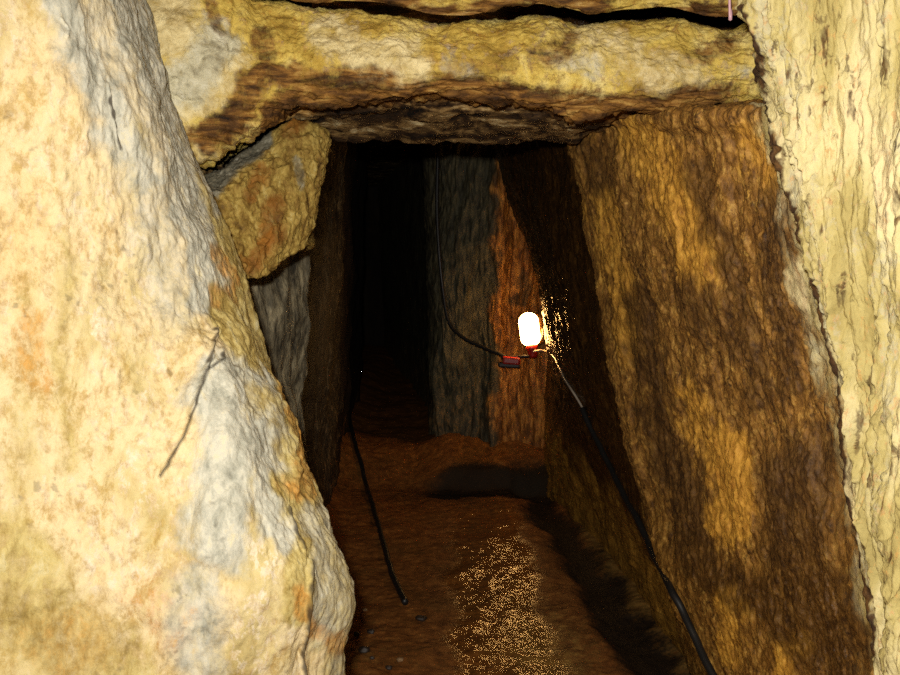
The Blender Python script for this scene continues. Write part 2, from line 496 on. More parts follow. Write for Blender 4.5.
# ================================================================== WALL RIGHT
C_TAB = [(-120, 742), (0, 754), (60, 772), (110, 784), (170, 796), (230, 803), (300, 818), (380, 836), (480, 850), (560, 858), (675, 868), (850, 884), (1150, 905)]
E_TAB = [(-120, 560), (0, 560), (110, 570), (140, 574), (230, 588), (300, 602), (380, 617), (480, 639), (560, 662), (600, 676), (675, 712), (850, 790), (1150, 930)]
ED_TAB = [(-120, 3.2), (480, 3.15), (600, 3.0), (675, 2.78), (850, 2.2), (1150, 1.75)]
G4_TAB = [(-120, 452), (0, 466), (110, 486), (150, 497), (200, 510), (230, 521), (260, 534), (300, 545), (380, 549), (480, 547), (560, 545), (1150, 540)]
rows_y = [-120, 0, 60, 94, 110, 135, 170, 230, 300, 380, 480, 560, 620, 675, 760, 900, 1150]
ctrl = []
for y in rows_y:
    c = float(np.interp(y, *zip(*C_TAB))); e = float(np.interp(y, *zip(*E_TAB))); ed = float(np.interp(y, *zip(*ED_TAB)))
    g4 = float(np.interp(y, *zip(*G4_TAB)))
    cd = 1.60
    row = [P(1300, y, .95), P(1120, y, 1.15), P(980, y, 1.36), P(905, y, 1.48), P((905 + c) / 2 + 8, y, 1.60), P(c + 12, y, 1.68), P(c + 1, y, 1.76)]
    for k, t in enumerate((.10, .34, .62, .86)):
        dd = 1.0 / ((1 - t) / 1.86 + t / ed)          # a straight plane in perspective
        if y < 100:                                   # the lintel bears on the wall here: face set back behind it
            row.append(P(c - 1 - 4 * t, y, 1.86 + 1.2 * t))
        else:
            row.append(P(c + (e - c) * t, y, dd))
    if y < 100:
        row += [P(c - 10, y, 3.2), P(c - 14, y, 3.35)]
    else:
        row += [P(e, y, ed), P(e + 2, y, ed + .12)]
    # recess behind the brown face, world offsets from the edge point
    pe = P(e, y, ed)
    z = pe[2]
    xs = lambda yy, zz: .80 - (yy - 3.2) * .085 - .205 * zz
    for yy in (3.45, 4.5):
        row.append(np.array([max(xs(yy, z), pe[0] + (.02 if yy < 4 else -.03)), yy, z]))
    dz = (P(g4, y, 5.6))
    # keep the height of the far column near that of the front so the sheet stays upright
    zz = max(z, -.3) if z < 0 else z
    yy = 5.9
    dist = yy
    xfar = (float(np.interp(_py, *zip(*G4_TAB))) - 450) / F * 5.9 if (_py := 337.5 - F * (((zz - 1.45) * math.cos(PITCH) + yy * math.sin(PITCH)) / (yy * math.cos(PITCH) - (zz - 1.45) * math.sin(PITCH)))) is not None else 0
    row.append(np.array([xfar, yy, zz]))
    row.append(np.array([xfar + .10, 6.3, zz]))
    row.append(np.array([xfar + .5, 6.75, zz]))
    ctrl.append(row)
MAIN_CR = [(757, 2), (768, 30), (776, 80), (783, 112), (793, 150), (797, 178), (806, 215), (812, 245), (818, 285), (826, 325), (836, 380), (842, 420), (848, 470), (855, 520), (860, 570), (866, 625), (869, 680)]
CR_R = [(MAIN_CR, 2.0, .014),
        ([(765, 5), (785, 25), (794, 50), (808, 78), (812, 100), (816, 130)], 2.2, .006),
        ([(840, 20), (843, 55), (836, 62)], 2.0, .008), ([(862, 60), (866, 85), (860, 110)], 2.0, .008), ([(832, 100), (838, 150), (842, 190)], 1.8, .006),
        ([(806, 130), (816, 180), (827, 225), (838, 300), (846, 360), (858, 400), (862, 440), (866, 480)], 2.0, .012),
        ([(851, 365), (855, 395), (860, 430), (864, 470), (868, 520)], 1.6, .008), ([(848, 290), (850, 320), (848, 340)], 1.8, .006),
        ([(880, 320), (886, 400), (890, 470), (896, 540)], 2.0, .008), ([(873, 520), (880, 590), (884, 680)], 2.0, .008),
        ([(823, 280), (826, 300), (832, 360), (834, 395)], 1.6, .008), ([(812, 330), (816, 390), (824, 440), (832, 490)], 1.6, .006),
        ([(880, 15), (886, 30), (882, 45)], 2.2, .008), ([(778, 20), (790, 60), (795, 110)], 1.8, .008)]
def disp_r(v, n, px, py):
    q = v @ np.array([[1, 0, -.12], [0, 1, 0], [.12, 0, 1]])
    h = .022 * fbm(v, 2.6, 3, .5, 21) + .011 * fbm(q, (10, 10, 3.5), 4, .55, 6) + .0026 * fbm(q, (60, 60, 30), 3, .6, 2)
    front = sstep(-6, 14, px - np.interp(py, *zip(*C_TAB)))
    h += front * (.011 * (ridged(q, (20, 20, 3.2), 3, .5, 4) - 1.2) - .004)
    h += (1 - front) * (.006 * fbm(q, (16, 16, 9), 4, .6, 14) - .004 * sstep(.25, .6, fbm(v, (34, 34, 24), 3, .6, 19)))
    w = px + 2.4 * perlin(v * np.array([24, 24, 16])) + .8 * perlin(v * 70)
    for p, ww, d in CR_R:
        h += crack(w, py, p, ww, d)
    cx = np.interp(py, *zip(*[(b, a) for a, b in MAIN_CR]))
    band = np.exp(-((px - cx - 10) / 22.0) ** 2) * sstep(320, 180, py) + .5 * np.exp(-((px - cx - 30) / 30.0) ** 2)
    h -= .008 * band * sstep(.15, .45, fbm(v, (36, 36, 13), 3, .6, 23))
    h -= .006 * front * sstep(.30, .55, fbm(v, (32, 32, 6), 4, .68, 29))
    # lip just left of the main crack
    h += .006 * np.exp(-((w - np.interp(py, *zip(*[(b, a) for a, b in MAIN_CR])) + 9) / 5.0) ** 2)
    return h
def zone_r(v, px, py):
    x, y = warp(v, px, py, 13, 9)
    cx = np.interp(y, *zip(*C_TAB))
    ex = np.interp(y, *zip(*E_TAB))
    R = sstep(-26, 16, x - cx + np.interp(y, [0, 250, 480, 680], [18, 8, 2, -4]))
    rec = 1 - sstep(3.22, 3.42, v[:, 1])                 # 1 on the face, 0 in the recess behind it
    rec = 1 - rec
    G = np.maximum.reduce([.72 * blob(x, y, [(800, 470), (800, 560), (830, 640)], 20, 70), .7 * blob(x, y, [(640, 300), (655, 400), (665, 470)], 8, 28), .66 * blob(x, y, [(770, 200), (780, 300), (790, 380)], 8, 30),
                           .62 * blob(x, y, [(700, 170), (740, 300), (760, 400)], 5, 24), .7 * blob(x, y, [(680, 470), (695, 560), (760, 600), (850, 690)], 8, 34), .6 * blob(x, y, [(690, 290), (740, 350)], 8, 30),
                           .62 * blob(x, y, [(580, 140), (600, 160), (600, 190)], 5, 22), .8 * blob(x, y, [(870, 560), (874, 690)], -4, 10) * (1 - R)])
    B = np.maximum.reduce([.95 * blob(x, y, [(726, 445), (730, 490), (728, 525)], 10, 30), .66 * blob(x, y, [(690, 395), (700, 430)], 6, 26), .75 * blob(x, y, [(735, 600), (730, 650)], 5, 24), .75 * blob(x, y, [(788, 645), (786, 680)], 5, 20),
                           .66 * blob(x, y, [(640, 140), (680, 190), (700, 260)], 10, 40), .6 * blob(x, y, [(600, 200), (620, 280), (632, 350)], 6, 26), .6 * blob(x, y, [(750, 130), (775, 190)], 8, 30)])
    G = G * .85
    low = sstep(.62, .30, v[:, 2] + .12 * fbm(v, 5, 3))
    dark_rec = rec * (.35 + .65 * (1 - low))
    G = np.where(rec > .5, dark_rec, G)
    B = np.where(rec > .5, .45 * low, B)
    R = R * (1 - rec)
    for p, ww, d in CR_R[:1]:
        w = px + 2.4 * perlin(v * np.array([24, 24, 16])) + .8 * perlin(v * 70)
        G = np.maximum(G, 1.0 * blob(w, py, p, ww * .1, ww * 1.1))
    G = np.maximum(G, .6 * R * sstep(.36, .75, fbm(v, (32, 32, 6), 4, .68, 29)))
    A = np.clip((1 - R) * (.35 + .65 * rec + .4 * sstep(450, 620, y)), 0, 1)
    return np.stack([R, G, B, A], 1)
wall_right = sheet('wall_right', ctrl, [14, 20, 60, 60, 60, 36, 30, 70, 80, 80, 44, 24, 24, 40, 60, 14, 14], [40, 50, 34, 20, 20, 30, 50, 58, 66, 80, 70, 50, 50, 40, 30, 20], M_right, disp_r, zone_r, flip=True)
tag(wall_right, 'wet brown rock wall with a pale fluted front edge on the right', 'rock wall', kind='structure')

# ================================================================== WALL BACK (behind the lamp)
path = [(1.2, 5.75), (.84, 5.95), (.56, 6.16), (.46, 6.26), (.385, 6.24), (.32, 6.16), (.21, 6.24), (.08, 6.26), (-.06, 6.33), (-.135, 6.50), (-.17, 6.9), (-.20, 7.9), (-.40, 9.5), (-.9, 12.5)]
zs = [-.25, .1, .45, .8, 1.15, 1.5, 1.85, 2.2, 2.7]
ctrl = [[np.array([x - (.03 * (1.2 - z) if x < .6 else 0) * (1 if i < 9 else -.6), y + .04 * math.sin(z * 3 + i), z]) for i, (x, y) in enumerate(path)] for z in zs]
def disp_b(v, n, px, py):
    return .020 * fbm(v, 3, 3, .5, 31) + .018 * (ridged(v, (9, 9, 1.6), 3, .5, 3) - 1.2) + .006 * fbm(v, (30, 30, 14), 3, .55, 9)
def zone_b(v, px, py):
    x, y = warp(v, px, py, 9, 6)
    R = sstep(508, 482, x) * .8
    G = np.maximum(.95 * sstep(486, 506, x) * sstep(.2, .5, v[:, 2] + .3), .25 * sstep(.9, .3, v[:, 2]))  # orange beside the lamp is its glow painted into the rock colour
    G = G * (1 - .6 * blob(x, y, [(524, 280), (520, 300)], 3, 12))
    A = np.full(len(px), .35)
    return np.stack([R, G, 0 * R, A], 1)
wall_back = sheet('wall_back', ctrl, [14, 30, 24, 24, 24, 26, 30, 30, 24, 18, 20, 14, 14], [24, 36, 40, 40, 40, 40, 40, 24], M_back, disp_b, zone_b, flip=True)
tag(wall_back, 'grey rock wall behind the lit lamp, its orange glow painted on', 'rock wall', kind='structure')

# ================================================================== inner left wall beyond the block
path = [(-1.25, 2.45), (-.80, 2.75), (-.62, 3.0), (-.515, 3.22), (-.50, 3.30), (-.56, 3.42), (-.66, 3.9), (-.66, 4.8), (-.67, 5.8), (-.70, 6.6), (-.74, 7.6), (-.80, 8.6), (-1.1, 10.5), (-1.7, 12.8)]
ctrl = [[np.array([x + .035 * (z - .9), y + .03 * math.sin(z * 4 + i), z]) for i, (x, y) in enumerate(path)] for z in zs]
def disp_i(v, n, px, py):
    return .030 * fbm(v, 2.6, 3, .5, 51) + .012 * (ridged(v, (7, 7, 3), 4, .55, 33) - 1.2) + .004 * fbm(v, (34, 34, 20), 3, .55, 9)
def zone_i(v, px, py):
    R = .95 * sstep(3.55, 3.30, v[:, 1]) + .35 * sstep(6.2, 5.8, v[:, 1]) * sstep(4.5, 5.0, v[:, 1])
    return np.stack([np.clip(R, 0, 1), .22 * sstep(1, 0, v[:, 2]), 0 * R, np.full(len(R), .3)], 1)
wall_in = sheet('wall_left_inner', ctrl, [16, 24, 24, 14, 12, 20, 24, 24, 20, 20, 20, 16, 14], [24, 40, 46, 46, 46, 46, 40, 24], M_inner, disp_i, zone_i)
tag(wall_in, 'dark grey rock wall of the inner tunnel below the olive block', 'rock wall', kind='structure')

# ================================================================== FLOOR
xs = np.linspace(-2.2, 2.4, 420)
ys = np.concatenate([np.linspace(-.5, 2.2, 50), np.linspace(2.22, 6.6, 460), np.linspace(6.65, 13.4, 120)])
gx, gy = np.meshgrid(xs, ys)
v = np.stack([gx.ravel(), gy.ravel(), np.zeros(gx.size)], 1)
px, py, _ = project(v)
gut = [(.92, 2.5), (.74, 3.3), (.69, 3.7), (.63, 4.4), (.55, 5.3), (.50, 5.9)]
gd = line_dist(v[:, 0] + .05 * fbm(v, 4, 3), v[:, 1], gut)
h = .018 * fbm(v, 1.6, 3, .5, 61) + .008 * fbm(v, 7, 3, .55, 15) + .0028 * fbm(v, 30, 3, .6, 16) + .0016 * ridged(v, 60, 2, .6, 5)
h -= .045 * (1 - sstep(.02, .14, gd))
step_shade = (1 - sstep(.10, .22, np.abs(v[:, 1] - 5.82 + .04 * fbm(v, 4, 3)))) * sstep(-.35, .05, v[:, 0])  # band at the step: shadow painted dark over a slight dip
h -= .02 * step_shade
h += .10 * sstep(-.55, -.9, v[:, 0])
stp = v[:, 1] + .05 * fbm(v, 3, 3)
h += .11 * sstep(5.86, 5.94, stp) * sstep(-.25, .05, v[:, 0]) + .15 * sstep(5.8, 6.4, v[:, 1])
v[:, 2] = h
Rm = np.clip((1 - sstep(.0, .22, gd + .04 * fbm(v, 6, 2))), 0, 1)
Bm = np.clip(.6 * sstep(.56, .75, v[:, 0]) + .5 * (1 - sstep(.05, .3, np.abs(v[:, 0] - .35))) * sstep(4.6, 3.4, v[:, 1]) + .45 * sstep(-.1, -.5, v[:, 0]) * sstep(4.4, 3.2, v[:, 1]), 0, 1)
Am = np.clip(.12 + .98 * (1 - sstep(.06, .27, np.abs(v[:, 0] - .20 + .06 * fbm(v, 3, 2)))) - .5 * sstep(-.05, -.35, v[:, 0]), 0, 1) * (1 - Rm) * (1 - step_shade)
floor = make_mesh('floor', v, grid_faces(len(ys), len(xs)), M_floor, np.stack([Rm, step_shade, Bm, Am], 1))
tag(floor, 'wet brown muddy tunnel floor', 'floor', kind='structure')

# ================================================================== CEILING (front slab edge, then high over the lintel and back)
xs = np.linspace(-2.0, 2.0, 13)
def ceil_row(kind, x):
    px = 450 + x / 2.33 * F
    lo = float(np.interp(px, [150, 245, 330, 400, 455, 545, 580, 600, 670, 700, 726, 740, 800], [-30, -14, -8, 0, 6, -3, 3, 2, 0, 7, 10, 9, -2]))
    lo += 5 + 3.5 * math.sin(px * .15) * math.sin(px * .043 + 1) + 1.5 * math.sin(px * .31)
    p = P(px, lo, 2.33)
    return p
ctrl = []
prof = ['near0', 'near1', 'edge0', 'edge1', 'back1', 'back2', 'b3', 'b4', 'b5', 'b6']
xx = np.linspace(-1.9, 1.9, 40)
for k in prof:
    row = []
    for x in xx:
        e = ceil_row(k, x)
        z0 = e[2]
        row.append({'near0': np.array([x, -.4, 2.25]), 'near1': np.array([x, 1.2, 2.16]), 'edge0': np.array([x, 2.22, z0 + .045]), 'edge1': np.array([x, e[1], z0]),
                    'back1': np.array([x, 2.40, z0 + .06]), 'back2': np.array([x, 2.44, 2.5]), 'b3': np.array([x, 3.3, 2.62]), 'b4': np.array([x, 5.5, 2.5]),
                    'b5': np.array([x, 9, 2.4]), 'b6': np.array([x, 13.4, 2.3])}[k])
    ctrl.append(row)
def disp_c(v, n, px, py):
    near = sstep(2.6, 2.45, v[:, 1])
    return (.02 * fbm(v, 3, 3, .5, 71) * (1 - near) + near * (.008 * fbm(v, 9, 3, .5, 72) + .006 * (ridged(v, (10, 10, 30), 3, .55, 6) - 1.2)) + .003 * fbm(v, 40, 3, .6, 5))
def zone_c(v, px, py):
    k = fbm(v, (6, 6, 30), 3, .6, 8)
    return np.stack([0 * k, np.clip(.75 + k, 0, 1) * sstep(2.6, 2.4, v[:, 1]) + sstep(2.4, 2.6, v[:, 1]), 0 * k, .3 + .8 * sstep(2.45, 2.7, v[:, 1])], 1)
ceiling = sheet('ceiling', ctrl, [14] * 39, [20, 30, 40, 16, 16, 16, 20, 20, 16], M_lintel, disp_c, zone_c, flip=True)
tag(ceiling, 'ragged yellow brown rock roof above the lintel', 'ceiling', kind='structure')

# end of the tunnel, round the bend
xs = np.linspace(-3.2, 1.6, 10)
ctrl = [[np.array([x, 12.6 + .2 * math.sin(x * 3 + z * 2), z]) for x in xs] for z in zs]
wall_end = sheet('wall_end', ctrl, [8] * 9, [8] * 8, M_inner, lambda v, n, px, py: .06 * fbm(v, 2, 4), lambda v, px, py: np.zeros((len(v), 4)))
tag(wall_end, 'dark rock at the far end of the tunnel', 'rock wall', kind='structure')

# ================================================================== STONE LINTEL
#        px   top  botF botS backB
LT = [(120, -70, 150, 160, 158), (165, -70, 158, 168, 162), (205, -60, 163, 172, 160), (228, -40, 149, 156, 148), (250, -6, 134, 141, 140), (272, -2, 121, 129, 136), (296, 0, 110, 118, 137), (330, 3, 106, 117, 138), (365, 8, 103, 118, 139),
      (400, 14, 101, 118, 139), (440, 17, 100, 118, 139), (480, 18, 101, 118, 139), (515, 15, 107, 122, 140), (550, 12, 114, 126, 140), (575, 19, 122, 131, 139), (600, 17, 121, 126, 131), (640, 15, 115, 119, 123),
      (680, 16, 111, 115, 119), (710, 24, 108, 112, 116), (732, 27, 106, 110, 114), (752, 18, 103, 108, 112), (800, 10, 100, 106, 110)]
rowsL = []
LT = [(c[0], c[1] + (4 if c[0] > 240 else 0)) + c[2:] for c in LT]
def lin(k, fn): rowsL.append([fn(*c) for c in LT])
bow = lambda x: .06 * sstep(300, 150, np.array([x]))[0]
lin(0, lambda x, t, b, s, k: P(x, t + 22, 3.05))
lin(1, lambda x, t, b, s, k: P(x, t + 7, 2.50))
lin(2, lambda x, t, b, s, k: P(x, t + 1, 2.36 - bow(x)))
lin(3, lambda x, t, b, s, k: P(x, t + .2 * (b - t), 2.30 - bow(x)))
lin(4, lambda x, t, b, s, k: P(x, t + .55 * (b - t), 2.27 - bow(x)))
lin(5, lambda x, t, b, s, k: P(x, t + .82 * (b - t), 2.30 - bow(x)))
lin(6, lambda x, t, b, s, k: P(x, b - 3, 2.35 - bow(x)))
lin(7, lambda x, t, b, s, k: P(x, b + 1, 2.42 - bow(x)))
lin(8, lambda x, t, b, s, k: P(x, b + .3 * (s - b), 2.56))
lin(9, lambda x, t, b, s, k: P(x, s, 2.66))
lin(10, lambda x, t, b, s, k: P(x, k, 2.98))
lin(11, lambda x, t, b, s, k: P(x, k - 8, 3.10))
lin(12, lambda x, t, b, s, k: P(x, (t + k) / 2, 3.15))
LB = [(c[0], c[2]) for c in LT]
def disp_lt(v, n, px, py):
    b = np.interp(px, *zip(*LB))
    low = sstep(-42, -6, py - b)
    h = .016 * fbm(v, 4, 3, .5, 81) + .008 * fbm(v, 14, 4, .55, 82) + .003 * fbm(v, 55, 3, .6, 2)
    lay = v.copy(); lay[:, 2] += .10 * v[:, 0] * 0 + .02 * fbm(v, 3, 2)
    h += low * (.012 * (ridged(lay, (5, 5, 34), 3, .55, 6) - 1.1))
    h += crack(px, py, [(152, 80), (163, 82), (178, 80)], 2, .006) + crack(px, py, [(172, 95), (182, 101), (192, 102), (200, 100)], 2, .008) + crack(px, py, [(200, 60), (215, 50)], 2, .004)
    wy = py + 3.5 * perlin(v * 16) + 1.5 * perlin(v * 50)
    h += crack(px, wy, [(285, 114), (330, 108), (400, 104), (450, 103), (500, 108), (550, 115), (580, 124), (620, 119), (690, 111), (735, 108)], 2.2, .022)
    h += crack(px, wy, [(395, 96), (430, 98), (455, 92), (490, 97), (530, 104), (565, 113)], 1.8, .012) + crack(px, wy, [(300, 98), (340, 96), (380, 100), (400, 96)], 1.6, .010) + crack(px, wy, [(590, 112), (640, 106), (690, 103), (740, 98)], 1.6, .010)
    h += crack(px + 3 * perlin(v * 20), py, [(236, 0), (232, 40), (226, 70)], 3, .008)
    return h
def zone_lt(v, px, py):
    x, y = warp(v, px, py, 9, 10)
    b = np.interp(x, *zip(*LB))
    R = np.maximum.reduce([.9 * blob(x, y, [(168, 88), (200, 75), (218, 45)], 4, 40), .55 * blob(x, y, [(452, 68), (470, 75)], 4, 22), .5 * blob(x, y, [(560, 60), (595, 70)], 6, 24), .5 * blob(x, y, [(740, 72), (757, 75)], 2, 14)])
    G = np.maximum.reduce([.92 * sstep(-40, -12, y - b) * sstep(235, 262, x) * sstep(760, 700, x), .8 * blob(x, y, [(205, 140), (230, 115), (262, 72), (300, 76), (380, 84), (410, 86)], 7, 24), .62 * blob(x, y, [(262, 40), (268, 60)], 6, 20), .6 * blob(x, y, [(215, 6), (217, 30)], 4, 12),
                           .5 * blob(x, y, [(455, 70), (500, 62)], 6, 26), .55 * blob(x, y, [(690, 60), (726, 42)], 5, 16), .55 * blob(x, y, [(540, 60), (570, 40)], 6, 24), .62 * blob(x, y, [(180, 150), (210, 132)], 6, 20)])
    B = np.maximum.reduce([.9 * sstep(222, 180, x) * sstep(90, 40, y), .8 * blob(x, y, [(160, 110), (200, 95), (228, 60)], 10, 34), .75 * blob(x, y, [(330, 30), (370, 60), (410, 62)], 10, 34), .6 * blob(x, y, [(180, 130), (200, 150)], 8, 24), .55 * blob(x, y, [(590, 40), (690, 80)], 8, 40)])
    A = np.clip(sstep(1, 7, py - b), 0, 1) * .95  # underside gets the layered tones, with its shade painted in
    return np.stack([R, G, B, A], 1)
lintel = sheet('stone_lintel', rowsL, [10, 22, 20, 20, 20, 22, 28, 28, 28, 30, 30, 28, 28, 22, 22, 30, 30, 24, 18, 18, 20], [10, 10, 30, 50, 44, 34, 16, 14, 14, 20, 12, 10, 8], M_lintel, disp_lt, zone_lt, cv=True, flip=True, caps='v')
tag(lintel, 'long yellow-brown stone lintel spanning the top of the passage from wall to wall', 'lintel', kind='thing')

# ================================================================== OLIVE STONE BLOCK under the lintel's left end
top = [(150, 192), (205, 173), (232, 157), (258, 139), (292, 120), (320, 126), (329, 136)]
bot = [(200, 300), (236, 283), (252, 281), (268, 276), (282, 262), (298, 252), (311, 246)]
mid1 = [(178, 212), (210, 196), (238, 185), (262, 176), (292, 168), (316, 170), (324, 178)]
mid2 = [(196, 262), (224, 246), (246, 238), (266, 230), (290, 220), (308, 218), (316, 222)]
dT = [2.30, 2.42, 2.47, 2.52, 2.56, 2.60, 2.66]
dB = [2.25, 2.32, 2.36, 2.40, 2.46, 2.52, 2.60]
def ring(pts, ds, dy=0, shrink=0, back=.5):
    fr = [P(x, y + dy, d + shrink) for (x, y), d in zip(pts, ds)]
    x, y = pts[-1]
    r = [P(x - 6, y + dy * .8, ds[-1] + .16), P(x - 16, y + dy * .7, ds[-1] + back), P(pts[3][0] - 20, pts[3][1] + dy * .6, ds[3] + back + .1), P(pts[0][0], pts[0][1] + dy * .6, ds[0] + back)]
    return fr + r
ctrl = [ring(top, [d + .22 for d in dT], 16), ring(top, [d + .06 for d in dT], 3), ring(top, dT, 8), ring(mid1, [(a * 2 + b) / 3 - .02 for a, b in zip(dT, dB)]), ring(mid2, [(a + 2 * b) / 3 - .02 for a, b in zip(dT, dB)]),
        ring(bot, [d for d in dB], -8), ring(bot, [d + .03 for d in dB], -1), ring(bot, [d + .22 for d in dB], -12)]
def disp_k(v, n, px, py):
    return .010 * fbm(v, 6, 3, .5, 91) + .007 * (ridged(v @ np.array([[1, 0, .6], [0, 1, 0], [-.6, 0, 1]]), (26, 26, 9), 3, .55, 7) - 1.2) + .0025 * fbm(v, 60, 3, .6, 2)
def zone_k(v, px, py):
    x, y = warp(v, px, py, 5, 12)
    R = np.maximum(.95 * blob(x, y, [(210, 185), (230, 163), (262, 140)], 5, 18), .6 * blob(x, y, [(296, 160), (300, 185)], 2, 10))
    G = np.maximum.reduce([.7 * blob(x, y, [(276, 205), (272, 235), (255, 262)], 5, 20), .7 * blob(x, y, [(292, 132), (300, 122)], 5, 16), .6 * blob(x, y, [(250, 195), (262, 170)], 4, 16)])
    return np.stack([R, G, 0 * R, 0 * R], 1)
block = sheet('stone_block', ctrl, [14, 24, 26, 26, 26, 30, 24, 14, 12, 12, 14], [8, 10, 46, 46, 46, 14, 10], M_block, disp_k, zone_k, cu=True, flip=True, caps='u')
tag(block, 'angular olive-brown stone block wedged under the left end of the lintel', 'stone block', kind='thing')

# ================================================================== small things
dg = bpy.context.evaluated_depsgraph_get()
def bvh_of(objs):
    vs, fs, k = [], [], 0
    for o in objs:
        me = o.data
        co = np.empty(len(me.vertices) * 3, np.float32); me.vertices.foreach_get('co', co)
        vs.append(co.reshape(-1, 3))
        fs += [[i + k for i in p.vertices] for p in me.polygons]
        k += len(me.vertices)
    return BVHTree.FromPolygons(np.concatenate(vs).tolist(), fs)
BV_WALL = bvh_of([wall_right, wall_back, floor])
BV_FLOOR = bvh_of([floor])

def hit(px, py, bv=BV_WALL):
    d = Vector((P(px, py, 1.0) - CAM).tolist()).normalized()
    loc, nor, i, dist = bv.ray_cast(Vector(CAM.tolist()), d)
    if loc is None: return None, None
    if nor.dot(d) > 0: nor = -nor
    return loc, nor

def tube(name, pts, r, mat, seg=10, sub=10, wob=0.0):
    pts = np.array([list(p) for p in pts], float)
    g = cr_matrix([sub] * (len(pts) - 1)) @ pts
    if wob:
        g = g + wob * np.stack([fbm(g, 6, 2, .5, k) for k in (1, 2, 3)], 1)
    tan = np.gradient(g, axis=0); tan /= np.linalg.norm(tan, axis=1)[:, None]
    nrm = np.zeros_like(g)
    a = np.cross(tan[0], [0.3, .2, 1.0]); a /= np.linalg.norm(a)
    for i in range(len(g)):
        a = a - tan[i] * (a @ tan[i]); a /= np.linalg.norm(a); nrm[i] = a
    b = np.cross(tan, nrm)
    ang = np.linspace(0, 2 * math.pi, seg, endpoint=False)
    v = g[:, None, :] + r * (np.cos(ang)[None, :, None] * nrm[:, None, :] + np.sin(ang)[None, :, None] * b[:, None, :])
    n = len(g)
    vv = v.reshape(-1, 3); f = grid_faces(n, seg, True, False)
    tris = []
    for rr, rev in ((0, False), (n - 1, True)):
        k = len(vv); vv = np.concatenate([vv, g[rr][None]])
        for i in range(seg):
            p, q = rr * seg + i, rr * seg + (i + 1) % seg
            tris.append((p, k, q) if rev is False else (q, k, p))
    return make_mesh(name, vv, f, mat, None, True, tris)

def lathe(bm_name, prof, centre, axis_up, mat, seg=24):
    """prof: (radius, height) along axis_up"""
    z = np.array(axis_up, float); z /= np.linalg.norm(z)
    x = np.cross(z, [0, 1, .1]); x /= np.linalg.norm(x); y = np.cross(z, x)
    ang = np.linspace(0, 2 * math.pi, seg, endpoint=False)
    c = np.array(centre, float)
    v = np.array([[c + r * (math.cos(a) * x + math.sin(a) * y) + hh * z for a in ang] for r, hh in prof]).reshape(-1, 3)
    return make_mesh(bm_name, v, grid_faces(len(prof), seg, True, False), mat)

def box(name, centre, size, mat, rot=(0, 0, 0), bevel=.004):
    bm = bmesh.new()
    bmesh.ops.create_cube(bm, size=1)
    for q in bm.verts:
        q.co.x *= size[0]; q.co.y *= size[1]; q.co.z *= size[2]
    bmesh.ops.bevel(bm, geom=list(bm.edges), offset=bevel, segments=2, affect='EDGES', profile=.6)
    from mathutils import Euler
    bmesh.ops.transform(bm, matrix=Euler(rot).to_matrix().to_4x4(), verts=bm.verts)
    bmesh.ops.translate(bm, vec=centre, verts=bm.verts)
    me = bpy.data.meshes.new(name); bm.to_mesh(me); bm.free()
    me.materials.append(mat)
    o = bpy.data.objects.new(name, me); COL.objects.link(o)
    return o

def child(o, root):
    o.parent = root
    o.matrix_parent_inverse = root.matrix_world.inverted()
    return o

M_black = plain('black_rubber', (.012, .011, .010, 1), .45)
M_lit_cable = plain('lamplit_cable', srgb(196, 178, 156), .35)
M_red = plain('red_plastic', srgb(150, 26, 14), .35)
M_dark = plain('dark_metal', srgb(44, 34, 28), .5, .3)
M_rose = plain('pinkish_rod', srgb(214, 168, 176), .35)
M_stone = plain('dark_pebble', srgb(50, 38, 28), .6, bump=.4)
M_stone2 = plain('pale_pebble', srgb(150, 118, 80), .6, bump=.4)
M_glow = glow('lit_lamp_glass', (1.0, .52, .15, 1), 40.0)
M_rim = plain('dim_rim_shell', srgb(150, 110, 60), .3)
M_clear = plain('frosted_metal_clip', srgb(190, 170, 140), .3, .4)

# ---- lamp
LD = 5.84
lamp = bpy.data.objects.new('wall_lamp', None); COL.objects.link(lamp)
lamp.location = P(531, 356, LD).tolist(); lamp.empty_display_size = .1
bpy.context.view_layer.update()
tag(lamp, 'lit capsule lamp on a red socket and arm, glowing in the dark tunnel', 'lamp', kind='thing')
u = LD / F
axis = (P(527.5, 311, LD) - P(531.5, 344, LD)); gh = np.linalg.norm(axis)
base = P(531.5, 345.5, LD)
r = 10.0 * u
prof = [(r * .35, 0)]
for a in np.linspace(-75, 0, 7): prof.append((r * (.25 + .75 * math.cos(rad(a))), r * .8 * (1 + math.sin(rad(a)))))
for a in np.linspace(8, 88, 9): prof.append((r * math.cos(rad(a)) * 1.0, gh - r * .95 + r * .95 * math.sin(rad(a))))
prof.append((.0008, gh))
child(lathe('glass_globe', prof, base, axis, M_glow), lamp)['label'] = 'glowing glass globe'
child(lathe('socket', [(.0008, -.075), (.026, -.075), (.030, -.06), (.030, -.03), (.036, -.022), (.036, .006), (.0008, .006)], base, axis, M_red), lamp)['label'] = 'red socket'
child(lathe('dim_rim', [(q * 1.12, hh) for q, hh in prof], base + np.array([.030, .05, -.004]), axis, M_rim), lamp)['label'] = 'added shell standing in for the dimmer rim of the glow'  # added shell, its duller colour imitates the dim rim of the glow
child(tube('clip', [P(540, 326, LD + .02), P(543, 332, LD + .0), P(541, 339, LD + .0)], .010, M_clear), lamp)
child(tube('bracket', [P(501, 357.5, LD + .02), P(515, 357, LD), P(531, 356, LD), P(534, 356, LD + .25), P(534, 356, LD + .62)], .010, M_dark), lamp)
jb = child(box('junction_box', P(511, 360.5, LD - .01).tolist(), (.105, .07, .045), M_red, (0, rad(4), 0), .012), lamp)
jb['label'] = 'small red junction box'
child(box('backplate', P(509, 365, LD + .01).tolist(), (.13, .08, .03), M_dark, (0, rad(3), 0), .01), lamp)

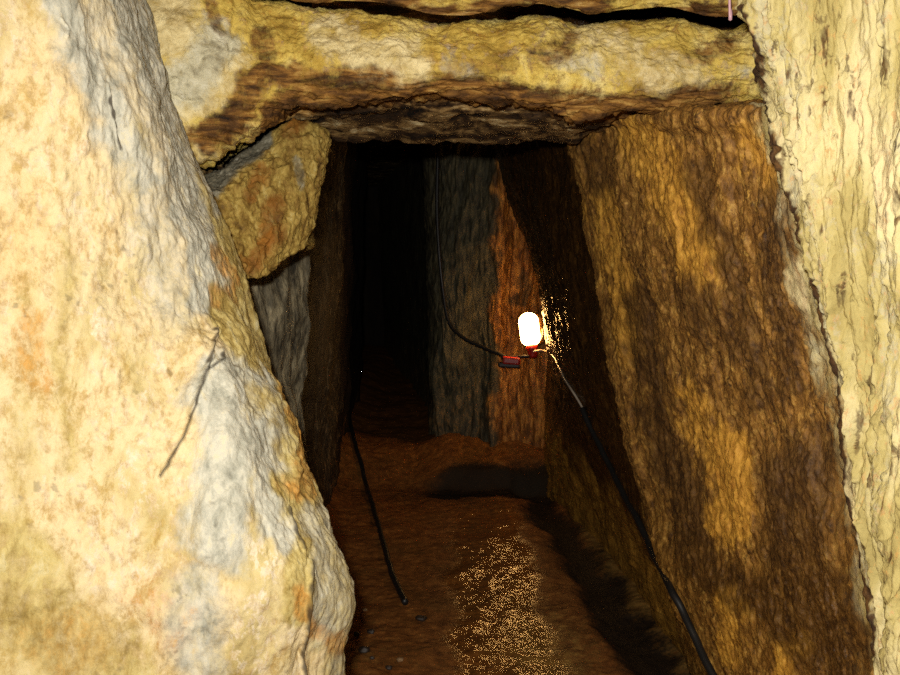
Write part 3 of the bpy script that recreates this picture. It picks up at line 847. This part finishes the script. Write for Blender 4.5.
# ---- cables
def drape(pix, r, lift=1.0, bv=BV_WALL):
    out = []
    for q in pix:
        if len(q) == 3:
            out.append(P(*q)); continue
        l, n = hit(q[0], q[1], bv)
        out.append(np.array(l + n * r * lift))
    return out
feed = tube('supply_cable', [P(438, 150, 6.12), P(437, 205, 6.12), P(439, 250, 6.11), P(443, 290, 6.1), P(449, 322, 6.06), P(462, 337, 6.0), P(480, 346, 5.94), P(500, 354.5, 5.87), P(507, 358.5, 5.85)], .012, M_black)
tag(feed, 'black cable hanging down the grey rock to the left of the lamp', 'cable', kind='thing')
pix = [(583, 409), (592, 430), (603, 452), (614, 474), (625, 497), (637, 520), (648, 543), (658, 564), (670, 590), (684, 616), (698, 644), (712, 672), (730, 705)]
pts = []
for (x, y) in pix:
    l, n = hit(x, y)
    pts.append(l)
ds = [float(np.dot(np.array(p) - CAM, FWD)) for p in pts]
open('/tmp/cab.txt','w').write(str([round(d, 2) for d in ds]))
# depths made smooth and kept in front of the rock
dsm = np.array(ds) - .05
for _ in range(3):
    dsm = np.minimum(dsm, np.convolve(np.pad(dsm, 1, mode='edge'), [.25, .5, .25], 'valid'))
cable = tube('power_cable', [P(x, y, d) for (x, y), d in zip(pix, dsm)], .012, M_black, wob=.006)
tag(cable, 'long black cable running along the foot of the brown right wall', 'cable', kind='thing')
wp = []
for x, y, d in [(533, 351.5, LD - .03), (539, 350.5, LD - .04), (546, 351, LD - .07), (553, 356, LD - .12), (559, 367, LD - .22), (564, 378, LD - .34), (571, 389, LD - .6), (578, 400, 4.75), (584, 411, 4.4), (592, 428, 4.1)]:
    l, n = hit(x, y)
    wp.append(P(x, y, min(d, float(np.dot(np.array(l) - CAM, FWD)) - .035)))
wire = tube('lamplit_cable_end', wp, .0052, M_lit_cable)  # pale colour stands in for lamplight on the upper black cable
tag(wire, 'thin top end of the black cable at the lamp socket, coloured pale as lamplit', 'wire', kind='thing')

# ---- hose on the floor
pts = []
for q in [(347, 412), (349, 421), (351, 430), (354, 441), (357, 452), (360, 463), (363, 474), (366, 487), (370, 500), (377, 524), (385, 552), (393, 578), (399, 594), (405, 606)]:
    l, n = hit(q[0], q[1], BV_FLOOR)
    pts.append(l + Vector((0, 0, .016)))
hose = tube('hose', pts, .014, M_black, wob=.006)
tag(hose, 'black hose lying along the left side of the muddy floor', 'hose', kind='thing')

# ---- rod hanging at the top right
rod = bpy.data.objects.new('hanging_rod', None); COL.objects.link(rod)
rod.location = P(730, 21, 2.22).tolist(); bpy.context.view_layer.update()
child(tube('shaft', [P(729, -80, 2.20), P(729, -30, 2.205), P(729.5, -5, 2.21), P(730, 20, 2.22)], .0032, M_rose), rod)
child(lathe('end_cap', [(.0005, -.004), (.0042, -.002), (.0046, .012), (.0036, .022), (.0005, .022)], P(730.3, 19, 2.22), (0, 0, 1), M_rose, 12), rod)
tag(rod, 'thin pinkish rod hanging from the roof above the right end of the lintel', 'rod', kind='thing')

# ---- stones
def pebble(name, px, py, wpx, hpx, mat, seed):
    l, n = hit(px, py, BV_FLOOR)
    d = float(np.dot(np.array(l) - CAM, FWD))
    a, b = wpx * d / F / 2, hpx * d / F / 2
    bm = bmesh.new()
    bmesh.ops.create_icosphere(bm, subdivisions=3, radius=1)
    co = np.array([q.co[:] for q in bm.verts])
    k = 1 + .28 * fbm(co, 1.1, 3, .5, seed * 3.7)
    for q, s in zip(bm.verts, k):
        q.co *= s
        q.co.x *= a; q.co.y *= a * .8; q.co.z *= max(b, a * .45)
        q.co += l + Vector((0, 0, max(b, a * .45) * .55))
    for f in bm.faces: f.smooth = True
    me = bpy.data.meshes.new(name); bm.to_mesh(me); bm.free()
    me.materials.append(mat)
    o = bpy.data.objects.new(name, me); COL.objects.link(o)
    return o
for i, (x, y, w, h, m, lab) in enumerate([
        (364, 652, 11, 8, M_stone, 'dark stone on the floor tight against the left rock, largest of its cluster'),
        (371, 633, 8, 5, M_stone, 'small flat dark stone on the floor just above the larger stone by the left rock'),
        (357, 636, 6, 6, M_stone, 'dark stone half tucked under the bulging left rock'),
        (389, 669, 7, 5, M_stone, 'dark pebble on the floor at the bottom edge of the picture'),
        (365, 611, 5, 4, M_stone2, 'tiny pale pebble beside the left rock bulge'),
        (400, 661, 7, 5, M_stone2, 'pale tan pebble near the bottom edge of the floor'),
        (421, 620, 12, 6, M_stone, 'dark flat stone just right of the lower end of the hose'),
        (372, 659, 5, 4, M_stone, 'small brown pebble to the right of the largest stone by the left rock')]):
    tag(pebble('pebble', x, y, w, h, m, i + 1), lab, 'stone', kind='thing', group='loose stones by the left rock')

# ------------------------------------------------------------------ light
fl = bpy.data.lights.new('camera_flash', 'AREA')
fl.shape = 'RECTANGLE'; fl.size = .05; fl.size_y = .03
fl.energy = 66; fl.color = (1.0, .96, .89)
fo = bpy.data.objects.new('camera_flash', fl); COL.objects.link(fo)
fo.location = (-.05, -.02, 1.54)
fo.rotation_euler = (rad(90 - 4), 0, 0)

w = bpy.data.worlds.new('world'); SC.world = w
w.use_nodes = True
w.node_tree.nodes['Background'].inputs[0].default_value = (0, 0, 0, 1)
w.node_tree.nodes['Background'].inputs[1].default_value = 0

SC.view_settings.view_transform = 'Standard'
SC.view_settings.look = 'None'
SC.view_settings.exposure = 0.0
SC.view_settings.gamma = 1.0
SC.view_settings.use_curve_mapping = False
SC.cycles.max_bounces = 6
SC.cycles.use_denoising = False
SC.cycles.sample_clamp_indirect = 1.0
